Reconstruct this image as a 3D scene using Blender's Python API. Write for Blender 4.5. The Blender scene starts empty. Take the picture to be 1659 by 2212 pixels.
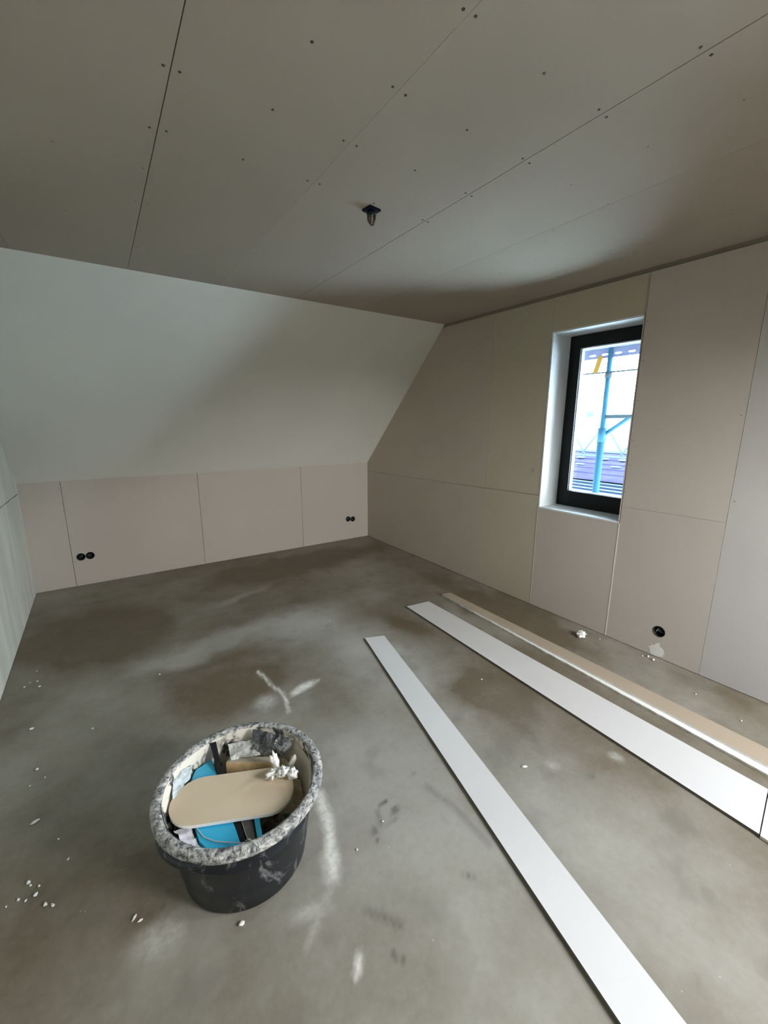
import bpy, bmesh, math, random
import numpy as np
from mathutils import Vector, Matrix, noise
from mathutils.geometry import tessellate_polygon

S = bpy.context.scene
COL = S.collection
random.seed(4)

# ---------------------------------------------------------------- camera
cam_d = bpy.data.cameras.new('camera')
cam = bpy.data.objects.new('camera', cam_d)
COL.objects.link(cam)
R_ = (0.82767382, -0.56120391, 0.00249361)
D_ = (-0.11713212, -0.17709062, -0.97719956)
F_ = (0.54884981, 0.80851041, -0.21230828)
m = Matrix(((R_[0], -D_[0], -F_[0], -2.97376),
            (R_[1], -D_[1], -F_[1], -4.78295),
            (R_[2], -D_[2], -F_[2], 1.56191),
            (0, 0, 0, 1)))
cam.matrix_world = m
cam_d.sensor_fit = 'VERTICAL'
cam_d.sensor_height = 36.0
cam_d.lens = 900.4 / 2212 * 36.0
cam_d.clip_start = 0.02
cam_d.clip_end = 500
S.camera = cam

# ---------------------------------------------------------------- light: overcast sky
W = bpy.data.worlds.new('sky')
S.world = W
W.use_nodes = True
nt = W.node_tree
nt.nodes.clear()
o = nt.nodes.new('ShaderNodeOutputWorld')
b = nt.nodes.new('ShaderNodeBackground')
tc = nt.nodes.new('ShaderNodeTexCoord')
sx = nt.nodes.new('ShaderNodeSeparateXYZ')
rp = nt.nodes.new('ShaderNodeValToRGB')
rp.color_ramp.elements[0].position = 0.0
rp.color_ramp.elements[0].color = (1.0, 0.985, 0.955, 1)
rp.color_ramp.elements[1].position = 0.9
rp.color_ramp.elements[1].color = (0.86, 0.91, 1.0, 1)
nt.links.new(tc.outputs['Generated'], sx.inputs[0])
nt.links.new(sx.outputs['Z'], rp.inputs['Fac'])
nt.links.new(rp.outputs['Color'], b.inputs['Color'])
b.inputs['Strength'].default_value = 1.0
nt.links.new(b.outputs[0], o.inputs['Surface'])

S.view_settings.view_transform = 'Standard'
S.view_settings.look = 'None'
S.view_settings.gamma = 1.0
S.view_settings.use_curve_mapping = False
S.view_settings.exposure = 5.85

S.cycles.max_bounces = 14
S.cycles.diffuse_bounces = 10
S.cycles.glossy_bounces = 4
S.cycles.transparent_max_bounces = 12
S.cycles.use_denoising = True
S.cycles.caustics_reflective = False
S.cycles.caustics_refractive = False

# room: x -W0..0, y -RD..0, z 0..H ; back = knee wall (y 0), right = gable wall (x 0)
H = 2.5
W0 = 3.6053
KH = 1.0229
SY = -1.4608
RD = 7.2
RY = -RD + 1.4608            # where the rear slope meets the flat ceiling
WIN = (-3.345, -2.700, 0.874, 2.221)       # y0,y1,z0,z1
ADDED_WIN = (-5.85, -5.20, 0.80, 2.20)  # unseen gable window behind the camera, added to brighten walls and slope
ROOF = (-1.20, -0.15, 0.20, 1.70)           # x0,x1 and span up the rear slope of an unseen roof window, added to light the room

def portal(name, y0, y1, z0, z1, x):
    l = bpy.data.lights.new(name, 'AREA')
    l.shape = 'RECTANGLE'
    l.size = abs(z1 - z0)
    l.size_y = abs(y1 - y0)
    l.cycles.is_portal = True
    ob = bpy.data.objects.new(name, l)
    ob.location = (x, (y0 + y1) / 2, (z0 + z1) / 2)
    ob.rotation_euler = (0, math.radians(90), 0)      # emits towards -x
    COL.objects.link(ob)
portal('window_portal', *WIN, 0.30)
portal('added_win_portal', *ADDED_WIN, 0.30)
_sl = Vector((0, RY + RD, H - KH)); _sd = _sl.normalized(); _sn = Vector((0, -_sd.z, _sd.y))
l = bpy.data.lights.new('roof_portal', 'AREA')
l.shape = 'RECTANGLE'
l.size = ROOF[1] - ROOF[0]
l.size_y = ROOF[3] - ROOF[2]
l.cycles.is_portal = True
ob = bpy.data.objects.new('roof_portal', l)
_c = Vector(((ROOF[0] + ROOF[1]) / 2, -RD, KH)) + _sd * (ROOF[2] + ROOF[3]) / 2 + _sn * 0.16
_X = Vector((1, 0, 0)); _Z = _sn; _Y = _Z.cross(_X)
ob.matrix_world = Matrix(((_X.x, _Y.x, _Z.x, _c.x), (_X.y, _Y.y, _Z.y, _c.y), (_X.z, _Y.z, _Z.z, _c.z), (0, 0, 0, 1)))
COL.objects.link(ob)

# ---------------------------------------------------------------- node helpers
def mat(name, col, rough=0.85, var=0.06, scale=6.0, bump=0.0, bscale=60.0, spec=0.3, metal=0.0, fine=0.0):
    """plain procedural surface: base colour with soft noise variation"""
    M = bpy.data.materials.new(name)
    M.use_nodes = True
    t = M.node_tree
    p = t.nodes['Principled BSDF']
    p.inputs['Roughness'].default_value = rough
    p.inputs['Metallic'].default_value = metal
    p.inputs['Specular IOR Level'].default_value = spec
    g = t.nodes.new('ShaderNodeTexCoord')
    n = t.nodes.new('ShaderNodeTexNoise')
    n.inputs['Scale'].default_value = scale
    n.inputs['Detail'].default_value = 4
    r = t.nodes.new('ShaderNodeValToRGB')
    r.color_ramp.elements[0].position = 0.3
    r.color_ramp.elements[1].position = 0.7
    r.color_ramp.elements[0].color = tuple(c * (1 - var) for c in col) + (1,)
    r.color_ramp.elements[1].color = tuple(min(1, c * (1 + var)) for c in col) + (1,)
    t.links.new(g.outputs['Object'], n.inputs['Vector'])
    t.links.new(n.outputs['Fac'], r.inputs['Fac'])
    t.links.new(r.outputs['Color'], p.inputs['Base Color'])
    if bump:
        n2 = t.nodes.new('ShaderNodeTexNoise')
        n2.inputs['Scale'].default_value = bscale
        n2.inputs['Detail'].default_value = 5
        bp = t.nodes.new('ShaderNodeBump')
        bp.inputs['Strength'].default_value = bump
        bp.inputs['Distance'].default_value = 0.01
        t.links.new(g.outputs['Object'], n2.inputs['Vector'])
        t.links.new(n2.outputs['Fac'], bp.inputs['Height'])
        t.links.new(bp.outputs['Normal'], p.inputs['Normal'])
    return M

def splash_mat(name, base, paint, lo, hi, scale=18.0, rough=0.45, distort=1.2, detail=8, stretch=(1, 1, 1), zramp=None):
    """base plastic with dried plaster splashes chosen by noise"""
    M = bpy.data.materials.new(name)
    M.use_nodes = True
    t = M.node_tree
    p = t.nodes['Principled BSDF']
    g = t.nodes.new('ShaderNodeTexCoord')
    mp = t.nodes.new('ShaderNodeMapping')
    mp.inputs['Scale'].default_value = stretch
    n = t.nodes.new('ShaderNodeTexNoise')
    n.inputs['Scale'].default_value = scale
    n.inputs['Detail'].default_value = detail
    n.inputs['Roughness'].default_value = 0.68
    n.inputs['Distortion'].default_value = distort
    t.links.new(g.outputs['Object'], mp.inputs['Vector'])
    t.links.new(mp.outputs[0], n.inputs['Vector'])
    fac = n.outputs['Fac']
    if zramp:                                     # more splashes higher up
        s = t.nodes.new('ShaderNodeSeparateXYZ')
        t.links.new(g.outputs['Object'], s.inputs[0])
        mr = t.nodes.new('ShaderNodeMapRange')
        mr.inputs['From Min'].default_value = zramp[0]
        mr.inputs['From Max'].default_value = zramp[1]
        mr.inputs['To Min'].default_value = 0
        mr.inputs['To Max'].default_value = zramp[2]
        t.links.new(s.outputs['Z'], mr.inputs['Value'])
        ad = t.nodes.new('ShaderNodeMath')
        ad.operation = 'ADD'
        t.links.new(fac, ad.inputs[0])
        t.links.new(mr.outputs[0], ad.inputs[1])
        fac = ad.outputs[0]
    r = t.nodes.new('ShaderNodeValToRGB')
    r.color_ramp.elements[0].position = lo
    r.color_ramp.elements[0].color = (0, 0, 0, 1)
    r.color_ramp.elements[1].position = hi
    r.color_ramp.elements[1].color = (1, 1, 1, 1)
    t.links.new(fac, r.inputs['Fac'])
    mx = t.nodes.new('ShaderNodeMix')
    mx.data_type = 'RGBA'
    mx.inputs['A'].default_value = base + (1,)
    mx.inputs['B'].default_value = paint + (1,)
    t.links.new(r.outputs['Color'], mx.inputs['Factor'])
    t.links.new(mx.outputs['Result'], p.inputs['Base Color'])
    mr2 = t.nodes.new('ShaderNodeMapRange')
    mr2.inputs['To Min'].default_value = rough
    mr2.inputs['To Max'].default_value = 0.9
    t.links.new(r.outputs['Color'], mr2.inputs['Value'])
    t.links.new(mr2.outputs[0], p.inputs['Roughness'])
    bp = t.nodes.new('ShaderNodeBump')
    bp.inputs['Strength'].default_value = 0.6
    bp.inputs['Distance'].default_value = 0.004
    t.links.new(r.outputs['Color'], bp.inputs['Height'])
    t.links.new(bp.outputs['Normal'], p.inputs['Normal'])
    return M

M_board = mat('board_paper_warm', (0.50, 0.435, 0.365), 0.9, 0.03, 1.5, 0.05, 90)
M_board2 = mat('board_paper_pale', (0.53, 0.475, 0.425), 0.9, 0.03, 1.5, 0.05, 90)
M_olive = mat('board_paper_olive', (0.49, 0.445, 0.345), 0.9, 0.03, 1.5, 0.05, 90)
M_blueg = mat('board_paper_cool', (0.52, 0.495, 0.475), 0.9, 0.03, 1.5, 0.05, 90)
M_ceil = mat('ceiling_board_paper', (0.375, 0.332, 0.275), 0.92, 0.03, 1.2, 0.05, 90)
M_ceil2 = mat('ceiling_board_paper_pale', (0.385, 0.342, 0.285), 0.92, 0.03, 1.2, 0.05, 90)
M_slope = mat('slope_primer', (0.76, 0.75, 0.70), 0.85, 0.03, 1.0, 0.04, 40)
M_back = mat('dark_joint', (0.27, 0.24, 0.20), 0.9)
M_backw = mat('wall_hull', (0.30, 0.27, 0.22), 0.9)
M_white = mat('white_primer_sky_tint', (0.72, 0.765, 0.79), 0.7, 0.03, 5)  # blue cast of sky light on the reveal mixed into the white
M_gyps = mat('gypsum_white', (0.80, 0.78, 0.74), 0.9, 0.05, 60, 0.2, 200)
M_screw = mat('screw_black', (0.05, 0.045, 0.04), 0.5)
M_screw_f = mat('screw_dusted', (0.26, 0.22, 0.19), 0.7)
M_frame = mat('frame_anthracite', (0.006, 0.008, 0.009), 0.45, 0.1, 30, 0, 0, 0.25)
M_gask = mat('spacer_grey', (0.45, 0.46, 0.48), 0.4)
M_black = mat('black_plastic', (0.012, 0.012, 0.014), 0.4)
M_strip = mat('white_board_face', (0.61, 0.60, 0.59), 0.8, 0.02, 3, 0.03, 80)
M_tan = mat('tan_board_back', (0.38, 0.31, 0.23), 0.85, 0.03, 4, 0.03, 80)

# left wall: levelled plaster with trowel bands
def plaster_wall():
    M = bpy.data.materials.new('plaster_greenish')
    M.use_nodes = True
    t = M.node_tree
    p = t.nodes['Principled BSDF']
    p.inputs['Roughness'].default_value = 0.9
    g = t.nodes.new('ShaderNodeTexCoord')
    mp = t.nodes.new('ShaderNodeMapping')
    mp.inputs['Scale'].default_value = (1, 5.0, 0.7)
    n = t.nodes.new('ShaderNodeTexNoise')
    n.inputs['Scale'].default_value = 1.6
    n.inputs['Detail'].default_value = 5
    r = t.nodes.new('ShaderNodeValToRGB')
    r.color_ramp.elements[0].position = 0.35
    r.color_ramp.elements[1].position = 0.65
    r.color_ramp.elements[0].color = (0.60, 0.61, 0.53, 1)
    r.color_ramp.elements[1].color = (0.74, 0.745, 0.68, 1)
    t.links.new(g.outputs['Object'], mp.inputs[0])
    t.links.new(mp.outputs[0], n.inputs['Vector'])
    t.links.new(n.outputs['Fac'], r.inputs['Fac'])
    t.links.new(r.outputs['Color'], p.inputs['Base Color'])
    bp = t.nodes.new('ShaderNodeBump')
    bp.inputs['Strength'].default_value = 0.15
    bp.inputs['Distance'].default_value = 0.02
    t.links.new(n.outputs['Fac'], bp.inputs['Height'])
    t.links.new(bp.outputs['Normal'], p.inputs['Normal'])
    return M
M_left = plaster_wall()

def glass_mat(name, tint):
    M = bpy.data.materials.new(name)
    M.use_nodes = True
    t = M.node_tree
    t.nodes.clear()
    out = t.nodes.new('ShaderNodeOutputMaterial')
    mix = t.nodes.new('ShaderNodeMixShader')
    tr = t.nodes.new('ShaderNodeBsdfTransparent')
    tr.inputs['Color'].default_value = tint + (1,)
    gl = t.nodes.new('ShaderNodeBsdfGlossy')
    gl.inputs['Roughness'].default_value = 0.02
    fr = t.nodes.new('ShaderNodeFresnel')
    fr.inputs['IOR'].default_value = 1.45
    geo = t.nodes.new('ShaderNodeNewGeometry')
    t.links.new(fr.outputs[0], mix.inputs['Fac'])
    t.links.new(tr.outputs[0], mix.inputs[1])
    t.links.new(gl.outputs[0], mix.inputs[2])
    t.links.new(mix.outputs[0], out.inputs['Surface'])
    return M
M_glass = glass_mat('window_glass', (0.97, 0.98, 0.98))
M_glassb = glass_mat('blue_tinted_glass', (0.82, 0.935, 1.0))  # blue tint added to cool the light falling through this window

# ---------------------------------------------------------------- mesh helpers
def link(name, me, m=None, parent=None, smooth=False):
    if m and not me.materials:
        me.materials.append(m)
    if smooth:
        for p in me.polygons:
            p.use_smooth = True
    ob = bpy.data.objects.new(name, me)
    COL.objects.link(ob)
    if parent:
        ob.parent = parent
        ob.matrix_parent_inverse = Matrix.Identity(4)
        ob.matrix_basis = parent.matrix_world.inverted() @ Matrix.Identity(4) if False else Matrix.Identity(4)
    return ob

def from_bm(name, bm, m=None, parent=None, smooth=False):
    me = bpy.data.meshes.new(name)
    bm.normal_update()
    bm.to_mesh(me)
    bm.free()
    return link(name, me, m, parent, smooth)

def tag(ob, label=None, cat=None, group=None, kind=None):
    if label: ob['label'] = label
    if cat: ob['category'] = cat
    if group: ob['group'] = group
    if kind: ob['kind'] = kind
    return ob

def empty(name, loc=(0, 0, 0), rz=0.0):
    ob = bpy.data.objects.new(name, None)
    ob.location = loc
    ob.rotation_euler = (0, 0, rz)
    ob.empty_display_size = 0.1
    COL.objects.link(ob)
    return ob

def bm_box(bm, x0, x1, y0, y1, z0, z1):
    x0, x1 = sorted((x0, x1)); y0, y1 = sorted((y0, y1)); z0, z1 = sorted((z0, z1))
    v = [bm.verts.new(c) for c in [(x0, y0, z0), (x1, y0, z0), (x1, y1, z0), (x0, y1, z0),
                                   (x0, y0, z1), (x1, y0, z1), (x1, y1, z1), (x0, y1, z1)]]
    for f in [(3, 2, 1, 0), (4, 5, 6, 7), (0, 1, 5, 4), (1, 2, 6, 5), (2, 3, 7, 6), (3, 0, 4, 7)]:
        bm.faces.new([v[i] for i in f])
    return v

def box(name, x0, x1, y0, y1, z0, z1, m, parent=None, bevel=0.0):
    bm = bmesh.new()
    bm_box(bm, x0, x1, y0, y1, z0, z1)
    if bevel:
        bmesh.ops.bevel(bm, geom=bm.edges[:], offset=bevel, segments=2, affect='EDGES', profile=0.6)
    return from_bm(name, bm, m, parent)

def slab(name, loops, place, t0, t1, m, parent=None, edge_m=None):
    """extruded polygon with holes; place(u, v, t) -> xyz"""
    loops3 = [[Vector((a, c, 0)) for a, c in L] for L in loops]
    tris = tessellate_polygon(loops3)
    flat = [p for L in loops for p in L]
    n = len(flat)
    verts = [place(a, c, t0) for a, c in flat] + [place(a, c, t1) for a, c in flat]
    faces = [tuple(t) for t in tris] + [tuple(n + i for i in reversed(t)) for t in tris]
    nf = len(faces)
    k = 0
    for L in loops:
        for i in range(len(L)):
            a = k + i; c = k + (i + 1) % len(L)
            faces.append((a, c, n + c, n + a))
        k += len(L)
    me = bpy.data.meshes.new(name)
    me.from_pydata([tuple(v) for v in verts], [], faces)
    bm = bmesh.new(); bm.from_mesh(me)
    bmesh.ops.recalc_face_normals(bm, faces=bm.faces)
    bm.to_mesh(me); bm.free()
    me.materials.append(m)
    if edge_m:
        me.materials.append(edge_m)
        for i, p in enumerate(me.polygons):
            if i >= nf: p.material_index = 1
    return link(name, me, None, parent)

def circ(cx, cy, r, n=24):
    return [(cx + r * math.cos(2 * math.pi * i / n), cy + r * math.sin(2 * math.pi * i / n)) for i in range(n)]

def rect(a0, a1, c0, c1):
    return [(a0, c0), (a1, c0), (a1, c1), (a0, c1)]

def tube(name, pts, r, m, parent=None, n=8, closed=False):
    """swept tube along points"""
    P = [Vector(p) for p in pts]
    bm = bmesh.new()
    rings = []
    L = len(P)
    up = Vector((0.13, 0.31, 0.94)).normalized()
    for i, p in enumerate(P):
        a = P[(i - 1) % L] if closed or i > 0 else P[i]
        c = P[(i + 1) % L] if closed or i < L - 1 else P[i]
        d = (c - a).normalized()
        if abs(d.dot(up)) > 0.98: up = Vector((1, 0.2, 0)).normalized()
        s = d.cross(up).normalized(); u = s.cross(d).normalized()
        rings.append([bm.verts.new(p + (s * math.cos(2 * math.pi * k / n) + u * math.sin(2 * math.pi * k / n)) * r) for k in range(n)])
    for i in range(L if closed else L - 1):
        A = rings[i]; B = rings[(i + 1) % L]
        for k in range(n):
            bm.faces.new((A[k], A[(k + 1) % n], B[(k + 1) % n], B[k]))
    if not closed:
        bm.faces.new(rings[0][::-1]); bm.faces.new(rings[-1])
    bmesh.ops.recalc_face_normals(bm, faces=bm.faces)
    return from_bm(name, bm, m, parent, True)

def lathe(name, prof, m, parent=None, n=64, loc=(0, 0, 0), closed=True):
    bm = bmesh.new()
    rings = []
    for r, z in prof:
        if r < 1e-6:
            rings.append([bm.verts.new((loc[0], loc[1], loc[2] + z))])
        else:
            rings.append([bm.verts.new((loc[0] + r * math.cos(2 * math.pi * i / n), loc[1] + r * math.sin(2 * math.pi * i / n), loc[2] + z)) for i in range(n)])
    K = len(rings)
    for i in range(K if closed else K - 1):
        A, B = rings[i], rings[(i + 1) % K]
        if len(A) == 1 and len(B) == 1: continue
        for k in range(n):
            j = (k + 1) % n
            if len(A) == 1: bm.faces.new((A[0], B[j], B[k]))
            elif len(B) == 1: bm.faces.new((A[k], A[j], B[0]))
            else: bm.faces.new((A[k], A[j], B[j], B[k]))
    bmesh.ops.recalc_face_normals(bm, faces=bm.faces)
    return from_bm(name, bm, m, parent, True)

def rock(name, size, seed, m, parent=None, sub=3, rough=0.45, loc=(0, 0, 0), flat=1.0):
    bm = bmesh.new()
    bmesh.ops.create_icosphere(bm, subdivisions=sub, radius=1.0)
    off = Vector((seed * 3.7, seed * 1.3, -seed * 2.1))
    for v in bm.verts:
        d = 1 + rough * noise.fractal(v.co * 1.7 + off, 1.0, 2.0, 4) + 0.35 * rough * (noise.cell(v.co * 2.2 + off) - 0.5)
        v.co = Vector((v.co.x * size[0] * d, v.co.y * size[1] * d, v.co.z * size[2] * d))
    zmin = min(v.co.z for v in bm.verts)
    for v in bm.verts:
        v.co.z -= zmin * 0.72
        if v.co.z < 0: v.co.z = 0
        v.co += Vector(loc)
    return from_bm(name, bm, m, parent, True)

# plane placements (t grows away from the room)
P_right = lambda a, c, t: (t, a, c)            # a = y, c = z
P_back = lambda a, c, t: (a, t, c)             # a = x, c = z
P_left = lambda a, c, t: (-W0 - t, a, c)       # a = y
P_rear = lambda a, c, t: (a, -RD - t, c)
P_rslope = lambda a, c, t: (a, -RD + c * _sd.y + _sn.y * t, KH + c * _sd.z + _sn.z * t)
P_ceil = lambda a, c, t: (a, c, H + t)         # a = x, c = y
sl = Vector((0, SY, H - KH)); SL = sl.length; sd = sl.normalized()
sn = Vector((0, sd.z, -sd.y)).normalized()      # outward (up / +y)
P_slope = lambda a, c, t: (a, c * sd.y + sn.y * t, KH + c * sd.z + sn.z * t)
T = 0.0125

def screws(parent, place, pts, r=0.0042, m=None, t=-0.0008):
    """one shared screw-head mesh, copied as parts of a panel"""
    o0 = Vector(place(0, 0, 0)); e1 = Vector(place(1, 0, 0)) - o0; e2 = Vector(place(0, 1, 0)) - o0; nn = -(Vector(place(0, 0, 1)) - o0)
    key = 'screw_%s_%s' % (tuple(round(x, 2) for x in nn), m.name if m else '')
    me = bpy.data.meshes.get(key)
    if me is None:
        bm = bmesh.new()
        N = 10
        out = [bm.verts.new(r * (e1 * math.cos(6.2832 * i / N) + e2 * math.sin(6.2832 * i / N))) for i in range(N)]
        top = [bm.verts.new(0.8 * r * (e1 * math.cos(6.2832 * i / N) + e2 * math.sin(6.2832 * i / N)) + nn * 0.0012) for i in range(N)]
        cr = bm.verts.new(nn * 0.0004)
        for i in range(N):
            j = (i + 1) % N
            bm.faces.new((out[i], out[j], top[j], top[i]))
            bm.faces.new((top[i], top[j], cr))
        bmesh.ops.recalc_face_normals(bm, faces=bm.faces)
        me = bpy.data.meshes.new(key)
        bm.to_mesh(me); bm.free()
        me.materials.append(m or M_screw)
    for a, c in pts:
        ob = bpy.data.objects.new('screw', me)
        COL.objects.link(ob)
        ob.parent = parent
        ob.location = place(a, c, 0)

def inside(pt, poly):
    x, y = pt; r = False
    for i in range(len(poly)):
        x1, y1 = poly[i]; x2, y2 = poly[i - 1]
        if (y1 > y) != (y2 > y) and x < (x2 - x1) * (y - y1) / (y2 - y1) + x1: r = not r
    return r

# ---------------------------------------------------------------- floor
def vnoise(X, Y, s, seed):
    rs = np.random.RandomState(seed)
    g = rs.rand(64, 64)
    u = X * s; v = Y * s
    i = np.floor(u).astype(int); j = np.floor(v).astype(int)
    fu = u - i; fv = v - j
    fu = fu * fu * (3 - 2 * fu); fv = fv * fv * (3 - 2 * fv)
    G = lambda a, c: g[a % 64, c % 64]
    return (G(i, j) * (1 - fu) * (1 - fv) + G(i + 1, j) * fu * (1 - fv) + G(i, j + 1) * (1 - fu) * fv + G(i + 1, j + 1) * fu * fv)
def fbm(X, Y, s, seed, o=4):
    a = 0; w = 0
    for k in range(o):
        a = a + vnoise(X, Y, s * 2 ** k, seed + k) * 0.55 ** k; w += 0.55 ** k
    return a / w

step = 0.015
xs = np.linspace(-W0, 0, int(W0 / step) + 1)
ys = np.linspace(-RD, 0, int(RD / step) + 1)
X, Y = np.meshgrid(xs, ys)
n1 = fbm(X + 7, Y + 9, 1.3, 3); n2 = fbm(X + 3, Y + 20, 4.0, 11); n3 = fbm(X, Y + 30, 16.0, 21, 3)
Xw = X + (n2 - 0.5) * 0.30; Yw = Y + (fbm(X + 40, Y + 9, 3.0, 31) - 0.5) * 0.30
Xs = X + (n3 - 0.5) * 0.022; Ys = Y + (fbm(X + 5, Y + 2, 14.0, 41, 3) - 0.5) * 0.022

def ell(cx, cy, rx, ry, ang, soft=1.0, Xa=None, Ya=None):
    Xa = Xw if Xa is None else Xa; Ya = Yw if Ya is None else Ya
    c, s = math.cos(math.radians(ang)), math.sin(math.radians(ang))
    u = ((Xa - cx) * c + (Ya - cy) * s) / rx; v = (-(Xa - cx) * s + (Ya - cy) * c) / ry
    d = np.sqrt(u * u + v * v)
    return np.clip((1 - d) / soft + 0.0, 0, 1)
def line(pts, w, Xa=None, Ya=None):
    Xa = Xs if Xa is None else Xa; Ya = Ys if Ya is None else Ya
    best = np.full(X.shape, 9.0)
    for (x0, y0), (x1, y1) in zip(pts, pts[1:]):
        dx, dy = x1 - x0, y1 - y0; L2 = dx * dx + dy * dy
        t = np.clip(((Xa - x0) * dx + (Ya - y0) * dy) / L2, 0, 1)
        best = np.minimum(best, np.hypot(Xa - x0 - t * dx, Ya - y0 - t * dy))
    return np.clip(1 - best / w, 0, 1)
ss = lambda a: a * a * (3 - 2 * a)

# broad paler and darker areas in the screed colour, darker along the knee wall
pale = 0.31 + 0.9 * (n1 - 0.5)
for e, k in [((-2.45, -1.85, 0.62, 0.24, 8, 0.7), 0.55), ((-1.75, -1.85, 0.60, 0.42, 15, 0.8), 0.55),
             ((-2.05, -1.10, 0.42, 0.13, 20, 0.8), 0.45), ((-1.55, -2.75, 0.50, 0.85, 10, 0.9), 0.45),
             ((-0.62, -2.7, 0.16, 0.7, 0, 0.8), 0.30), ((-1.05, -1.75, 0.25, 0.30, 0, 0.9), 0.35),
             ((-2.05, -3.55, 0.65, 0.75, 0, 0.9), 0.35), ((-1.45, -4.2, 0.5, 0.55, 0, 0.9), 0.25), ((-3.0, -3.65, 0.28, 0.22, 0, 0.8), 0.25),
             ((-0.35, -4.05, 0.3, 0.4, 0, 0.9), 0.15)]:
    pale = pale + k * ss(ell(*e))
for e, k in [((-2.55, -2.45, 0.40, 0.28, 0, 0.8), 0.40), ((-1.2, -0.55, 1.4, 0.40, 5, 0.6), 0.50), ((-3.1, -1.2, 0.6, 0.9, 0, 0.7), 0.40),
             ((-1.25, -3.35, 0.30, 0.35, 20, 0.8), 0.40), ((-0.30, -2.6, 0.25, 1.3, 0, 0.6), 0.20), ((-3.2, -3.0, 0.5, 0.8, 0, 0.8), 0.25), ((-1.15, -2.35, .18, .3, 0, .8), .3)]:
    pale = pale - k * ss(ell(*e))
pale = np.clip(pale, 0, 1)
# white plaster smears
sm = np.zeros_like(X)
sm = np.maximum(sm, 0.95 * ss(ell(-2.125, -2.672, 0.120, 0.045, 14, 0.7, Xs, Ys)) * (0.55 + 0.8 * n3))
sm = np.maximum(sm, 0.6 * line([(-2.215, -2.715), (-2.13, -2.70), (-2.02, -2.655)], 0.016))
sm = np.maximum(sm, 0.85 * line([(-2.30, -2.36), (-2.275, -2.55), (-2.245, -2.66), (-2.275, -2.83)], 0.015))
sm = np.maximum(sm, 0.40 * ss(ell(-2.36, -2.68, 0.10, 0.10, 0, 0.9, Xs, Ys)))
sm = np.maximum(sm, 0.95 * ss(line([(-2.365, -3.40), (-2.40, -3.56), (-2.455, -3.70)], 0.038)))
sm = np.maximum(sm, 0.60 * ss(line([(-2.45, -3.66), (-2.47, -3.72)], 0.05)))
sm = np.maximum(sm, 0.30 * ss(ell(-3.00, -3.58, 0.11, 0.09, 0, 0.9, Xs, Ys)))
sm = np.maximum(sm, 0.26 * ss(ell(-2.575, -3.785, 0.10, 0.045, -20, 0.9, Xs, Ys)))
sm = np.maximum(sm, 0.22 * line([(-2.50, -3.76), (-2.62, -3.86)], 0.018))
sm = np.maximum(sm, 0.75 * line([(-2.53, -4.00), (-2.505, -3.965)], 0.018))
sm = np.maximum(sm, 0.22 * ss(ell(-1.40, -3.86, 0.05, 0.05, 0, 0.9, Xs, Ys)))
sm = np.maximum(sm, 0.35 * ss(ell(-1.10, -4.00, 0.045, 0.05, 0, 0.9, Xs, Ys)))
# dark scuffs and damp prints
dk = np.zeros_like(X)
for e, k in [((-2.16, -3.585, 0.035, 0.014, 10, 0.6), 0.75), ((-2.14, -3.645, 0.040, 0.024, 30, 0.7), 0.60), ((-2.255, -3.665, 0.030, 0.024, 60, 0.8), 0.50),
             ((-2.27, -3.70, 0.018, 0.012, 0, 0.6), 0.65), ((-2.073, -3.988, 0.030, 0.013, -40, 0.8), 0.60),
             ((-2.42, -4.03, 0.012, 0.018, 0, 0.7), 0.70), ((-2.405, -4.055, 0.012, 0.010, 0, 0.7), 0.6), ((-1.965, -3.535, 0.025, 0.015, 0, 0.8), 0.35),
             ((-2.985, -3.49, 0.015, 0.013, 0, 0.7), 0.5), ((-1.30, -4.00, 0.02, 0.02, 0, 0.8), 0.4)]:
    dk = np.maximum(dk, k * ss(ell(*e, Xs, Ys)))
dk = np.maximum(dk, 0.42 * line([(-2.20, -3.60), (-2.225, -3.66), (-2.16, -3.68)], 0.014))
dk = np.maximum(dk, 0.35 * line([(-1.955, -3.62), (-1.93, -3.76), (-1.925, -3.96)], 0.024))
dk = np.maximum(dk, 0.45 * line([(-2.43, -3.88), (-2.39, -3.92), (-2.355, -3.97)], 0.018))
dk = np.maximum(dk, 0.18 * np.clip((fbm(X + 17, Y + 3, 9, 71) - 0.60) * 6, 0, 1))

ny, nx = X.shape
co = np.zeros((ny * nx, 3), np.float32)
co[:, 0] = X.ravel(); co[:, 1] = Y.ravel()
idx = np.arange(ny * nx).reshape(ny, nx)
quads = np.stack([idx[:-1, :-1], idx[:-1, 1:], idx[1:, 1:], idx[1:, :-1]], -1).reshape(-1, 4)
fm = bpy.data.meshes.new('floor')
fm.vertices.add(len(co)); fm.vertices.foreach_set('co', co.ravel())
fm.loops.add(quads.size); fm.loops.foreach_set('vertex_index', quads.ravel().astype(np.int32))
fm.polygons.add(len(quads))
fm.polygons.foreach_set('loop_start', np.arange(0, quads.size, 4, dtype=np.int32))
fm.update(calc_edges=True)
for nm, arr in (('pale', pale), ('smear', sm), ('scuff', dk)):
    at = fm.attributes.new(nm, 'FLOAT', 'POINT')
    at.data.foreach_set('value', arr.ravel().astype(np.float32))

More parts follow.
